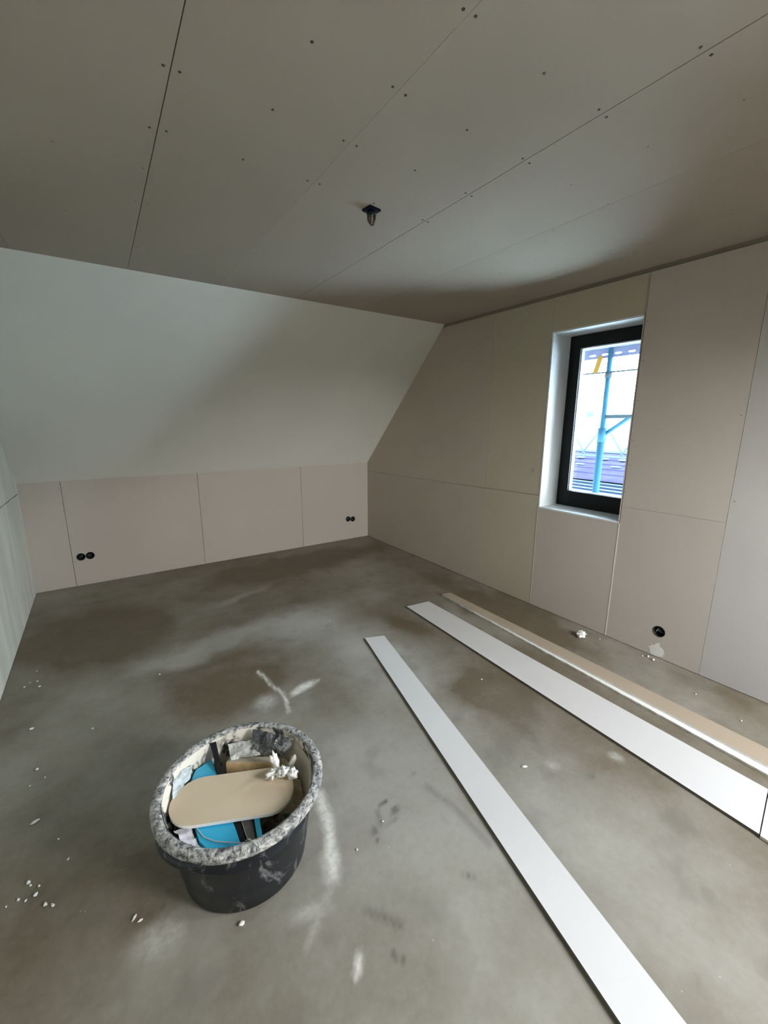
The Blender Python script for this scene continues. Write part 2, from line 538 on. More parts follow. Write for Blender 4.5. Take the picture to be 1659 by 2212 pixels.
def floor_mat():
    M = bpy.data.materials.new('screed')
    M.use_nodes = True
    t = M.node_tree
    p = t.nodes['Principled BSDF']
    p.inputs['Specular IOR Level'].default_value = 0.35
    g = t.nodes.new('ShaderNodeTexCoord')
    def A(n):
        a = t.nodes.new('ShaderNodeAttribute'); a.attribute_name = n; return a.outputs['Fac']
    def N(s, d=6, r=0.6):
        n = t.nodes.new('ShaderNodeTexNoise'); n.inputs['Scale'].default_value = s; n.inputs['Detail'].default_value = d; n.inputs['Roughness'].default_value = r
        t.links.new(g.outputs['Object'], n.inputs['Vector']); return n.outputs['Fac']
    def Mth(op, a, c, clamp=False):
        n = t.nodes.new('ShaderNodeMath'); n.operation = op; n.use_clamp = clamp
        for i, v in enumerate((a, c)):
            if isinstance(v, (int, float)): n.inputs[i].default_value = v
            else: t.links.new(v, n.inputs[i])
        return n.outputs[0]
    def Mix(f, a, c):
        n = t.nodes.new('ShaderNodeMix'); n.data_type = 'RGBA'
        t.links.new(f, n.inputs['Factor'])
        for k, v in (('A', a), ('B', c)):
            if isinstance(v, tuple): n.inputs[k].default_value = v + (1,)
            else: t.links.new(v, n.inputs[k])
        return n.outputs['Result']
    fine = Mth('SUBTRACT', N(38, 8, 0.65), 0.5)
    mid = Mth('SUBTRACT', N(7, 6, 0.6), 0.5)
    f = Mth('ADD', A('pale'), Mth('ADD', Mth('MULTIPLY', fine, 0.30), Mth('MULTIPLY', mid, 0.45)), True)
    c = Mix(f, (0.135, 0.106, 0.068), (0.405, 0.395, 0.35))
    sm_ = Mth('MULTIPLY', A('smear'), Mth('ADD', 1.0, Mth('MULTIPLY', fine, 2.2)), True)
    c = Mix(sm_, c, (0.74, 0.72, 0.66))
    sc_ = Mth('MULTIPLY', A('scuff'), Mth('ADD', 1.0, Mth('MULTIPLY', fine, 2.0)), True)
    c = Mix(sc_, c, (0.05, 0.047, 0.042))
    # scattered sand specks
    v = t.nodes.new('ShaderNodeTexVoronoi'); v.inputs['Scale'].default_value = 22; v.inputs['Randomness'].default_value = 1
    t.links.new(g.outputs['Object'], v.inputs['Vector'])
    sp = Mth('LESS_THAN', v.outputs['Distance'], 0.05)
    gate = Mth('GREATER_THAN', N(3.1, 2), 0.56)
    c = Mix(Mth('MULTIPLY', Mth('MULTIPLY', sp, gate), 0.45), c, (0.62, 0.60, 0.54))
    t.links.new(c, p.inputs['Base Color'])
    rr = Mth('ADD', 0.50, Mth('MULTIPLY', f, 0.25))
    t.links.new(rr, p.inputs['Roughness'])
    bp = t.nodes.new('ShaderNodeBump'); bp.inputs['Strength'].default_value = 0.12; bp.inputs['Distance'].default_value = 0.004
    t.links.new(Mth('ADD', N(60, 8), Mth('MULTIPLY', A('smear'), 1.5)), bp.inputs['Height'])
    t.links.new(bp.outputs['Normal'], p.inputs['Normal'])
    return M
M_floor = floor_mat()
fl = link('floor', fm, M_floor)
tag(fl, 'grey cement screed floor with pale patches and white plaster smears', kind='structure')
sub_ = box('floor_slab', -W0 - 0.3, 0.35, -RD - 0.3, 0.25, -0.25, -0.004, M_backw, fl)

# ---------------------------------------------------------------- wall_back (knee wall)
hull = 0.24
wb = slab('wall_back', [rect(-W0 - 0.3, 0.02, -0.004, KH + 0.1),
                        *[circ(x, z, 0.0335) for x, z in ((-3.235, 0.286), (-3.162, 0.287), (-0.309, 0.280), (-0.238, 0.271))]],
          P_back, T + 0.001, hull, M_backw)
tag(wb, 'low plasterboard knee wall under the sloped ceiling', kind='structure')
g = 0.0016
SOCK_B = [(-3.235, 0.286), (-3.162, 0.287), (-0.309, 0.280), (-0.238, 0.271)]
XB = [(-W0, -3.303), (-3.303, -2.137), (-2.137, -0.962), (-0.962, 0.0)]
SB = [(-3.584, 0.947), (-3.321, 0.956), (-3.313, 0.739), (-3.314, 0.486), (-3.577, 0.729), (-3.581, 0.49), (-3.585, 0.222), (-3.285, 0.740), (-3.286, 0.486),
      (-3.287, 0.245), (-3.292, 0.022), (-2.997, 0.018), (-2.714, 0.951), (-2.728, 0.751), (-2.730, 0.503), (-2.727, 0.262), (-2.727, 0.021), (-2.127, 0.953),
      (-2.148, 0.262), (-1.535, 0.974), (-1.552, 0.541), (-0.950, 0.238), (-2.344, 0.018), (-3.315, 0.243), (-3.285, 0.958), (-1.545, 0.262), (-0.975, 0.72),
      (-2.150, 0.70), (-2.152, 0.49), (-2.125, 0.49), (-0.03, 0.72), (-0.03, 0.45), (-0.974, 0.5), (-0.95, 0.5)]
for k, (a, c) in enumerate(XB):
    holes = [circ(x, z, 0.0335) for x, z in SOCK_B if a < x < c]
    a_ = a + (0 if k == 0 else g); c_ = c - (0 if k == 3 else g)
    pn = slab('plasterboard_panel', [rect(a_, c_, 0.003, KH - 0.0005)] + holes, P_back, 0, T, M_board2, wb)
    screws(pn, P_back, [s for s in SB if a_ < s[0] < c_], 0.0034, M_screw_f)
# ---------------------------------------------------------------- ceiling_slope
cs = slab('ceiling_slope', [rect(-W0 - 0.3, 0.02, -0.16, SL + 0.14)], P_slope, T + 0.001, 0.2, M_backw)
tag(cs, 'smooth pale primed sloped ceiling above the knee wall', kind='structure')
sp_ = slab('slope_lining', [rect(-W0, 0.0, -0.004, SL + 0.002)], P_slope, 0, T, M_slope, cs)
# ---------------------------------------------------------------- ceiling
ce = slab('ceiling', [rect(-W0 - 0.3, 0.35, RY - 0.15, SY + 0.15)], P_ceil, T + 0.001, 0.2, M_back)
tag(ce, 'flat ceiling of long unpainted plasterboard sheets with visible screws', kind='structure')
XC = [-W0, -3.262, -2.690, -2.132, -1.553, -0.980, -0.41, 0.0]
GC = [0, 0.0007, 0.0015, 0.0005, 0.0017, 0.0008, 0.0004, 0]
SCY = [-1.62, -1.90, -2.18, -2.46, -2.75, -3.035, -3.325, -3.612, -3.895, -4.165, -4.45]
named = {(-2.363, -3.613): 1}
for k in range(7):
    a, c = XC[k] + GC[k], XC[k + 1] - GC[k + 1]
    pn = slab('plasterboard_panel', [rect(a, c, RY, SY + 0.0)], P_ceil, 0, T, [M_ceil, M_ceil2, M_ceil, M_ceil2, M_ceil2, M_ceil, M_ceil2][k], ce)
    midx = (XC[k] + XC[k + 1]) / 2
    dark, faint = [], []
    for j, y in enumerate(SCY):
        for x in (XC[k] + 0.022, midx, XC[k + 1] - 0.022):
            if not (-W0 + .03 < x < -0.03): continue
            jx = random.uniform(-0.006, 0.006); jy = random.uniform(-0.008, 0.008)
            prob = random.random()
            if y < -2.9 and -2.8 < x < -1.45: dark.append((x + jx, y + jy))
            elif y < -2.9 and prob < 0.55: faint.append((x + jx, y + jy))
            elif prob < 0.22: faint.append((x + jx, y + jy))
    screws(pn, P_ceil, dark, 0.0046, M_screw)
    screws(pn, P_ceil, faint, 0.0040, M_screw_f)
# ---------------------------------------------------------------- wall_right (gable)
gable = [(0.02, -0.004), (0.02, KH + 0.06), (SY + 0.02, H + 0.02), (RY - 0.02, H + 0.02), (-RD - 0.02, KH + 0.06), (-RD - 0.02, -0.004)]
hw = rect(WIN[0] - 0.012, WIN[1] + 0.012, WIN[2] - 0.012, WIN[3] + 0.012)
hd = rect(*ADDED_WIN)
OUT = (-3.697, 0.186)
wr = slab('wall_right', [gable, hw, hd, circ(OUT[0], OUT[1], 0.036)], P_right, T + 0.001, 0.34, M_backw)
tag(wr, 'plasterboard gable wall with the dark framed window', kind='structure')
TOP = 2.474
def sz(y): return KH + (H - KH) * (y / SY) + 0.001
SR = [(-3.354 - 0.012, 1.087), (-3.376, 1.275), (-3.377, 1.44), (-3.370, 2.19), (-3.368, 0.917), (-3.127, 0.852), (-3.30, 0.862), (-1.056, 1.258), (-0.405, 0.90),
      (-1.355, 0.97), (-2.675, 2.179), (-2.678, 1.952), (-2.68, 1.620), (-2.68, 1.275), (-2.68, 1.049), (-3.97, 1.12), (-3.93, 1.60), (-2.12, 1.3), (-3.374, 1.7), (-3.374, 1.95)]
panels_R = [
    ([(0, 0.003), (-1.05, 0.003), (-2.1 + g / 2, 0.003), (-2.1 + g / 2, 0.948), (0, 0.905)], M_board),
    ([(0, 0.9075), (-2.1 + g / 2, 0.9515), (-2.1 + g / 2, TOP), (SY * (TOP - KH) / (H - KH), TOP), (0, sz(0))], M_board),
    ([(-2.1 - g / 2, 0.003), (-2.684, 0.003), (-2.684, 0.966), (-2.1 - g / 2, 0.948)], M_olive),
    ([(-2.1 - g / 2, 0.952), (-2.684, 0.970), (-2.684, TOP), (-2.1 - g / 2, TOP)], M_olive),
    ([(-2.688, 0.003), (-3.350, 0.003), (-3.350, 0.862), (-2.688, 0.862)], M_board2),
    ([(-2.6855, 2.233), (-3.346, 2.233), (-3.346, TOP), (-2.6855, TOP)], M_olive),
    ([(-3.357, 0.003), (-3.949, 0.003), (-3.949, 0.9895), (-3.357, 0.985)], M_board2),
    ([(-3.357, 0.9865), (-3.949, 0.991), (-3.949, TOP), (-3.357, TOP)], M_board2),
    ([(-3.951, 0.003), (-4.54, 0.003), (-4.54, TOP), (-3.951, TOP)], M_blueg),
    ([(-4.542, 0.003), (ADDED_WIN[1], 0.003), (ADDED_WIN[1], TOP), (-4.542, TOP)], M_board2),
    ([(ADDED_WIN[1] - .001, ADDED_WIN[3] + .002), (ADDED_WIN[0], ADDED_WIN[3] + .002), (ADDED_WIN[0], TOP), (ADDED_WIN[1] - .001, TOP)], M_board2),
    ([(ADDED_WIN[1] - .001, 0.003), (ADDED_WIN[0], 0.003), (ADDED_WIN[0], ADDED_WIN[2] - .002), (ADDED_WIN[1] - .001, ADDED_WIN[2] - .002)], M_board2),
    ([(ADDED_WIN[0] - .001, 0.003), (-RD, 0.003), (-RD, KH), (RY, TOP), (ADDED_WIN[0] - .001, TOP)], M_board2),
]
for k, (poly, mm) in enumerate(panels_R):
    holes = [circ(OUT[0], OUT[1], 0.036)] if k == 6 else []
    pn = slab('plasterboard_panel', [poly] + holes, P_right, 0, T, mm, wr, M_gyps if k in (0, 2, 4, 6) else None)
    screws(pn, P_right, [s for s in SR if inside(s, poly)], 0.0036, M_screw_f)
# white plaster bead in the joints under and over the window
def bead(y, w, z0, z1, m):
    return box('joint_filler', -0.0012, T, y - w / 2, y + w / 2, z0, z1, m, wr)
bead(-3.3535, 0.0062, 0.003, 0.866, M_gyps)
bead(-3.3515, 0.0050, 2.235, TOP, M_board2)
bead(-2.686, 0.0036, 0.003, 0.862, M_board2)
# thin plaster film spilled under the outlet hole
bm = bmesh.new()
ring = []
cc = bm.verts.new((-0.0022, -3.70, 0.045))
rs = random.Random(8)
for i in range(22):
    a = 2 * math.pi * i / 22
    rr = (0.036 + 0.012 * rs.random()) * (1.35 if 1.2 < a < 1.9 else 1)
    ring.append(bm.verts.new((-0.0004, -3.70 + rr * math.cos(a) * 1.15, max(0.004, 0.045 + rr * math.sin(a)))))
for i in range(22):
    bm.faces.new((cc, ring[i], ring[(i + 1) % 22]))
bmesh.ops.recalc_face_normals(bm, faces=bm.faces)
from_bm('plaster_smear', bm, M_gyps, wr, True)
bm = bmesh.new()
bm_box(bm, -0.0006, 0, -2.6145, -2.6115 + 0.004, 1.150, 1.185)
from_bm('pencil_mark', bm, M_screw_f, wr)

# ---------------------------------------------------------------- wall_left, wall_rear
lp = [(0.02, -0.004), (0.02, KH + 0.06), (SY + 0.02, H + 0.02), (RY - 0.02, H + 0.02), (-RD - 0.02, KH + 0.06), (-RD - 0.02, -0.004)]
wl = slab('wall_left', [lp], P_left, T + 0.001, 0.3, M_back)
tag(wl, 'greenish levelled plaster wall with one ragged horizontal joint', kind='structure')
ragged = []
N = 60
for i in range(N + 1):
    y = -RD * i / N
    ragged.append((y, 0.935 - 0.04 * y * 0.55 / 1.0 if y > -1.5 else 0.968, 0.003 + 0.004 * random.random()))
low = [(0, 0.003), (-RD, 0.003)] + [(y, z - w) for y, z, w in reversed(ragged)]
slab('plaster_panel', [low], P_left, 0, T, M_left, wl)
up = [(y, z + w * 0.6) for y, z, w in ragged] + [(-RD, KH), (RY, H - 0.0005), (SY, H - 0.0005), (0, KH - 0.0005)]
slab('plaster_panel', [up], P_left, 0, T, M_left, wl)
M_rear = mat('rear_wall_brown', (0.42, 0.37, 0.32), 0.9)
wre = slab('wall_rear', [rect(-W0 - 0.3, 0.02, -0.004, KH + 0.1)], P_rear, 0, 0.25, M_rear)
rsl = slab('ceiling_slope_rear', [rect(-W0 - 0.3, 0.02, -0.16, SL + 0.14), rect(*ROOF)], P_rslope, 0, 0.2, M_rear)
tag(rsl, 'sloped ceiling with an added roof window behind the camera', kind='structure')
tag(wre, 'plasterboard wall behind the camera', kind='structure')

# ---------------------------------------------------------------- windows
def ring_frame(name, y0, y1, z0, z1, w, x0, x1, m, parent, wb=None, bev=0.003):
    """rectangular frame ring in the y-z plane, w wide (wb = bottom width)"""
    wb = wb or w
    bm = bmesh.new()
    for x in (x0, x1):
        pass
    O = [(y0, z0), (y1, z0), (y1, z1), (y0, z1)]
    I = [(y0 + w, z0 + wb), (y1 - w, z0 + wb), (y1 - w, z1 - w), (y0 + w, z1 - w)]
    vs = {}
    for key, L in (('O', O), ('I', I)):
        for xi, x in enumerate((x0, x1)):
            vs[key, xi] = [bm.verts.new((x, a, c)) for a, c in L]
    for i in range(4):
        j = (i + 1) % 4
        for xi in (0, 1):
            bm.faces.new((vs['O', xi][i], vs['O', xi][j], vs['I', xi][j], vs['I', xi][i]))
        bm.faces.new((vs['O', 0][i], vs['O', 0][j], vs['O', 1][j], vs['O', 1][i]))
        bm.faces.new((vs['I', 0][i], vs['I', 0][j], vs['I', 1][j], vs['I', 1][i]))
    bmesh.ops.recalc_face_normals(bm, faces=bm.faces)
    if bev:
        bmesh.ops.bevel(bm, geom=bm.edges[:], offset=bev, segments=2, affect='EDGES')
    return from_bm(name, bm, m, parent)

y0, y1, z0, z1 = WIN
win = empty('window_1', (0, 0, 0))
tag(win, 'tall narrow anthracite framed window in a deep white reveal', kind='structure')
T2 = 0.0115
box('reveal_board', -0.0010, 0.245, y1 - 0.0, y1 + T2, z0 - T2, z1 + T2, M_white, win)
box('reveal_board', -0.0010, 0.245, y0 - 0.006, y0 - 0.0002, z0 - T2, z1 + T2, M_board2, win)
box('reveal_board', -0.0010, 0.245, y0, y1, z1, z1 + T2, M_white, win)
box('window_sill', -0.0015, 0.245, y0, y1, z0 - T2, z0, M_white, win)
ring_frame('window_frame', y0 + 0.001, y1 - 0.001, z0 + 0.001, z1 - 0.001, 0.058, 0.226, 0.30, M_frame, win, 0.075)
sash = ring_frame('sash', y0 + 0.040, y1 - 0.040, z0 + 0.050, z1 - 0.040, 0.060, 0.212, 0.285, M_frame, win, 0.080, 0.004)
ring_frame('spacer_bar', y0 + 0.0985, y1 - 0.0985, z0 + 0.1285, z1 - 0.0985, 0.0055, 0.232, 0.262, M_gask, sash, 0.0055, 0)
box('pane', 0.244, 0.250, y0 + 0.103, y1 - 0.103, z0 + 0.133, z1 - 0.103, M_glassb, sash)
box('outer_sill', 0.30, 0.44, y0 - 0.03, y1 + 0.03, z0 + 0.03, z0 + 0.045, mat('sill_metal', (0.035, 0.030, 0.033), 1, spec=0), win)

dr = empty('gable_window_added', (0, 0, 0))
tag(dr, 'second anthracite framed gable window, unseen, added behind the camera for light', kind='structure')
dy0, dy1, dz0, dz1 = ADDED_WIN
ring_frame('window_frame', dy0, dy1, dz0, dz1, 0.075, 0.226, 0.30, M_frame, dr)
box('pane', 0.244, 0.250, dy0 + 0.075, dy1 - 0.075, dz0 + 0.075, dz1 - 0.075, M_glass, dr)
rw_ = empty('roof_window_added', (0, 0, 0))
tag(rw_, 'large roof window, unseen, added in the slope behind the camera for light', kind='structure')
a0, a1, c0, c1 = ROOF
for A_, B_ in (((a0, a1, c0, c1), None),):
    slab('window_frame', [rect(a0, a1, c0, c1), rect(a0 + .06, a1 - .06, c0 + .06, c1 - .06)], P_rslope, 0.08, 0.14, M_frame, rw_)
    slab('pane', [rect(a0 + .06, a1 - .06, c0 + .06, c1 - .06)], P_rslope, 0.105, 0.111, M_glass, rw_)
# ---------------------------------------------------------------- cavity wall boxes
def socket_pair(pts, label):
    root = empty('socket_box', (sum(p[0] for p in pts) / 2, 0, sum(p[1] for p in pts) / 2))
    tag(root, label, 'socket box', 'paired cable boxes in the knee wall')
    ox, oz = root.location.x, root.location.z
    for k, (x, z) in enumerate(pts):
        bm = bmesh.new()
        prof = [(0.0358, -0.0016), (0.0358, 0.0002), (0.0330, 0.0002), (0.0325, 0.046), (0.0, 0.046), (0.0, 0.044), (0.0305, 0.044), (0.0312, -0.0016)]
        n = 28
        rings = []
        for r, y in prof:
            rings.append([bm.verts.new((x - ox + r * math.cos(6.28318 * i / n), y, z - oz + r * math.sin(6.28318 * i / n))) for i in range(n)] if r else [bm.verts.new((x - ox, y, z - oz))])
        for a in range(len(rings)):
            A, B = rings[a], rings[(a + 1) % len(rings)]
            if len(A) == 1 and len(B) == 1: continue
            for i in range(n):
                j = (i + 1) % n
                if len(A) == 1: bm.faces.new((A[0], B[i], B[j]))
                elif len(B) == 1: bm.faces.new((A[i], A[j], B[0]))
                else: bm.faces.new((A[i], A[j], B[j], B[i]))
        bmesh.ops.recalc_face_normals(bm, faces=bm.faces)
        cup = from_bm('cup', bm, M_black, root, True)
        if k == 0:
            w = tube('cable', [(x - ox - .012, .040, z - oz - .01), (x - ox - .004, .020, z - oz - .004), (x - ox + .010, .006, z - oz + .006), (x - ox + .014, .012, z - oz + .016), (x - ox + .004, .024, z - oz + .018)], 0.0032, mat('cable_grey', (0.22, 0.20, 0.19), 0.5), cup)
    return root
socket_pair(SOCK_B[:2], 'pair of round black cable boxes near the left end of the knee wall')
socket_pair(SOCK_B[2:], 'pair of round black cable boxes near the right corner of the knee wall')
# single outlet in the gable wall with cut pipe ends
root = empty('outlet_box', (0, OUT[0], OUT[1]))
tag(root, 'single round black cable outlet low in the gable wall right of the window', 'socket box')
bm = bmesh.new()
n = 28
rings = []
prof = [(0.0378, -0.0012), (0.0378, 0.0002), (0.0355, 0.0002), (0.0345, 0.060), (0.0, 0.060), (0.0, 0.058), (0.0325, 0.058), (0.0335, -0.0012)]
for r, t in prof:
    rings.append([bm.verts.new((t, r * math.cos(6.28318 * i / n), r * math.sin(6.28318 * i / n))) for i in range(n)] if r else [bm.verts.new((t, 0, 0))])
for a in range(len(rings)):
    A, B = rings[a], rings[(a + 1) % len(rings)]
    if len(A) == 1 and len(B) == 1: continue
    for i in range(n):
        j = (i + 1) % n
        if len(A) == 1: bm.faces.new((A[0], B[i], B[j]))
        elif len(B) == 1: bm.faces.new((A[i], A[j], B[0]))
        else: bm.faces.new((A[i], A[j], B[j], B[i]))
bmesh.ops.recalc_face_normals(bm, faces=bm.faces)
from_bm('cup', bm, M_black, root, True)
tube('cable', [(0.05, -0.012, -0.022), (0.020, -0.008, -0.008), (0.008, 0.002, 0.004), (0.012, 0.010, 0.016), (0.03, 0.012, 0.022)], 0.0048, mat('cable_teal', (0.10, 0.20, 0.22), 0.4), root)
tube('cable', [(0.05, 0.012, 0.020), (0.020, 0.014, 0.006), (0.010, 0.018, -0.004), (0.02, 0.020, -0.012)], 0.0042, mat('cable_pale', (0.42, 0.42, 0.40), 0.4), root)

# ---------------------------------------------------------------- ceiling outlet with cable loops
CX, CY = -1.826, -2.985
ro = empty('ceiling_outlet', (CX, CY, H))
tag(ro, 'dark blue ceiling outlet box with coiled cable hanging from the ceiling', 'ceiling outlet')
M_navy = mat('navy_plastic', (0.004, 0.005, 0.022), 0.6)
bm = bmesh.new()
bm_box(bm, -0.033, 0.033, -0.030, 0.030, -0.010, 0.0)
bmesh.ops.bevel(bm, geom=bm.edges[:], offset=0.003, segments=2, affect='EDGES')
bmesh.ops.rotate(bm, verts=bm.verts, cent=(0, 0, 0), matrix=Matrix.Rotation(math.radians(8), 3, 'Z'))
from_bm('cover_plate', bm, M_navy, ro)
lathe('neck', [(0.020, -0.008), (0.022, -0.022), (0.015, -0.028), (0.0, -0.028), (0.0, -0.008)], mat('teal_plastic', (0.005, 0.012, 0.016), 0.5), ro, 24)
M_cab = mat('cable_brown', (0.10, 0.075, 0.05), 0.35)
M_cab2 = mat('cable_clear', (0.33, 0.29, 0.24), 0.3)
for k, (a, w, L, mm) in enumerate(((10, 0.017, 0.064, M_cab), (70, 0.015, 0.060, M_cab2), (130, 0.018, 0.056, M_cab), (40, 0.011, 0.050, M_cab))):
    pts = []
    ca, sa = math.cos(math.radians(a)), math.sin(math.radians(a))
    for i in range(17):
        th = math.pi * i / 16
        rr = w * math.cos(th) * (1.0 if 0 < i < 16 else 0.6)
        rr = math.copysign(abs(rr / w) ** 0.6 * w, rr) if abs(rr) > 1e-6 else 0.0
        z = -0.022 - (L - 0.022) * math.sin(th) ** 0.9
        pts.append((rr * ca, rr * sa, z))
    tube('cable_loop', pts, 0.0036, mm, ro)

# ---------------------------------------------------------------- plasterboard strips on the floor
def strip(name, p0, p1, p2, p3, zb, th, face, edge, label, n=26, jag=0.0, seed=1, under=None, lift=0.0):
    """p0,p1 far end (left,right); p2,p3 near end (right,left)"""
    rs = random.Random(seed)
    L = (Vector(p3) - Vector(p0)).length
    ox, oy = p0
    bm = bmesh.new()
    rows = []
    for i in range(n + 1):
        t = i / n
        l = Vector(p0).lerp(Vector(p3), t); r = Vector(p1).lerp(Vector(p2), t)
        if jag:
            l = l + Vector((rs.uniform(-jag, jag), 0))
            r = r + Vector((rs.uniform(-jag, jag) * 0.3, 0))
        rows.append([bm.verts.new((l.x - ox, l.y - oy, zb)), bm.verts.new((r.x - ox, r.y - oy, zb)),
                     bm.verts.new((r.x - ox, r.y - oy, zb + th)), bm.verts.new((l.x - ox, l.y - oy, zb + th))])
    top, side = [], []
    for A, B in zip(rows, rows[1:]):
        side.append(bm.faces.new((A[0], B[0], B[1], A[1])))
        side.append(bm.faces.new((A[1], B[1], B[2], A[2])))
        top.append(bm.faces.new((A[2], B[2], B[3], A[3])))
        side.append(bm.faces.new((A[3], B[3], B[0], A[0])))
    side.append(bm.faces.new(rows[0][::-1])); side.append(bm.faces.new(rows[-1]))
    for f in side: f.material_index = 1
    bmesh.ops.recalc_face_normals(bm, faces=bm.faces)
    me = bpy.data.meshes.new(name)
    bm.to_mesh(me); bm.free()
    me.materials.append(face); me.materials.append(edge)
    ob = link(name, me)
    ob.location = (ox, oy, 0.0)
    tag(ob, label, 'board strip')
    return ob
M_edge_shade = mat('cut_edge_shade', (0.16, 0.14, 0.12), 0.9)  # dark shade line along the strip edges put into their colour
strip('plasterboard_strip', (-1.523, -2.399), (-1.386, -2.451), (-1.925, -4.83), (-2.084, -4.79), 0.0008, 0.0120, M_strip, M_edge_shade,
      'narrow white plasterboard strip nearest the round tub, running to the bottom edge')
strip('plasterboard_strip', (-0.948, -2.145), (-0.722, -2.172), (-0.752, -4.47), (-1.043, -4.516), 0.0008, 0.0125, M_strip, M_edge_shade,
      'wide white plasterboard strip lying between the narrow white strip and the tan strip')
strip('plasterboard_strip', (-1.047, -4.520), (-0.762, -4.476), (-0.765, -4.80), (-1.062, -4.80), 0.0008, 0.0125, mat('white_board_pink', (0.66, 0.61, 0.60), 0.8, .02), M_gyps,
      'short pinkish white board piece butted against the near end of wide white strip')
strip('plasterboard_strip', (-0.524, -2.122), (-0.440, -2.142), (-0.566, -4.60), (-0.660, -4.60), 0.0008, 0.0120, M_gyps, M_gyps,
      'lower of two stacked narrow strips by the gable wall, white cut edge showing', jag=0.0022, seed=5, n=120)
strip('plasterboard_strip', (-0.530, -2.140), (-0.451, -2.159), (-0.473, -4.60), (-0.612, -4.60), 0.0130, 0.0120, M_tan, M_gyps,
      'tan strip lying backside up on the white edged strip by the gable wall', jag=0.001, seed=6, n=60)

# ---------------------------------------------------------------- mortar tub
TX, TY = -2.690, -3.462
tub = empty('mortar_tub', (TX, TY, 0))
tag(tub, 'round black plastic mortar tub crusted with dried white plaster, filled with tools and scraps', 'tub')
M_tub_out = splash_mat('tub_outside', (0.007, 0.009, 0.013), (0.34, 0.35, 0.36), 0.56, 0.80, 13, 0.42, 1.0, 8, (1, 1, 0.5), (0.10, 0.30, 0.05))
M_tub_in = splash_mat('tub_inside', (0.05, 0.052, 0.05), (0.68, 0.64, 0.56), 0.43, 0.50, 9, 0.5, 1.5, 8)
M_rim = splash_mat('tub_rim', (0.055, 0.060, 0.068), (0.64, 0.625, 0.59), 0.40, 0.60, 55, 0.5, 0.8, 10)
TH = 0.322
def rad(z): return 0.214 + (0.258 - 0.214) * (z / TH)
lathe('shell', [(0.0, 0.0), (rad(0) - 0.012, 0.0), (rad(0), 0.010), (rad(0.10), 0.10), (rad(0.20), 0.20), (rad(.205) + .004, 0.205), (rad(.212) + .004, 0.212), (rad(.217), 0.217), (rad(.285), 0.285), (0.262, 0.300),
                (0.256, 0.305), (0.256, 0.300)], M_tub_out, tub, 96, closed=False)
lathe('inner_wall', [(0.2525, 0.318), (rad(.28) - .006, 0.28), (rad(.15) - .006, 0.15), (rad(0.02) - .006, 0.02), (rad(0) - 0.02, 0.008), (0.0, 0.006)], M_tub_in, tub, 96, closed=False)
# rolled rim, slightly lumpy with plaster
bm = bmesh.new()
n = 160
prof = [(0.2525, 0.316), (0.2545, 0.321), (0.262, 0.3235), (0.275, 0.3225), (0.2835, 0.3185), (0.2862, 0.312), (0.2862, 0.300), (0.2842, 0.296), (0.2815, 0.298), (0.2800, 0.311), (0.268, 0.314), (0.258, 0.308), (0.254, 0.304)]
rings = []
for k, (r, z) in enumerate(prof):
    L = []
    for i in range(n):
        a = 2 * math.pi * i / n
        d = noise.fractal(Vector((math.cos(a) * 6, math.sin(a) * 6, k * 0.5)), 1.0, 2.0, 4) * 0.0016
        wv = 0.0012 * math.sin(a * 2 + 1)
        L.append(bm.verts.new(((r + d + wv) * math.cos(a), (r + d + wv) * math.sin(a), z + d)))
    rings.append(L)
for a in range(len(rings)):
    A, B = rings[a], rings[(a + 1) % len(rings)]
    for i in range(n):
        bm.faces.new((A[i], A[(i + 1) % n], B[(i + 1) % n], B[i]))
bmesh.ops.recalc_face_normals(bm, faces=bm.faces)
rim = from_bm('rim', bm, M_rim, tub, True)
# moulded grips under the rim
for ac in (212, 32):
    bm = bmesh.new()
    n = 18
    rows = []
    for i in range(n + 1):
        a = math.radians(ac - 20 + 40 * i / n)
        s = math.sin(math.pi * i / n) ** 0.6
        ro_, dz = 0.2855 + 0.010 * s, 0.012 * s
        rows.append([bm.verts.new((r * math.cos(a), r * math.sin(a), z)) for r, z in ((0.268, 0.298), (ro_, 0.300), (ro_ + 0.001, 0.290 - dz), (ro_ - 0.004, 0.287 - dz), (0.266, 0.290))])
    for A, B in zip(rows, rows[1:]):
        for k in range(5):
            bm.faces.new((A[k], A[(k + 1) % 5], B[(k + 1) % 5], B[k]))
    bm.faces.new(rows[0][::-1]); bm.faces.new(rows[-1])
    bmesh.ops.recalc_face_normals(bm, faces=bm.faces)
    from_bm('grip', bm, M_tub_out, tub, True)

# ---- contents (each one its own thing; coordinates local to the tub centre)
def place(ob, loc=(TX, TY, 0)):
    ob.location = loc
    return ob
M_blue = mat('blue_plastic', (0.05, 0.50, 0.80), 0.35, 0.04, 12, 0, 0, 0.5)
M_steel = splash_mat('dusty_steel', (0.16, 0.155, 0.15), (0.5, 0.49, 0.46), 0.55, 0.75, 14, 0.35)
P_flat = lambda a, c, t: (a, c, t)

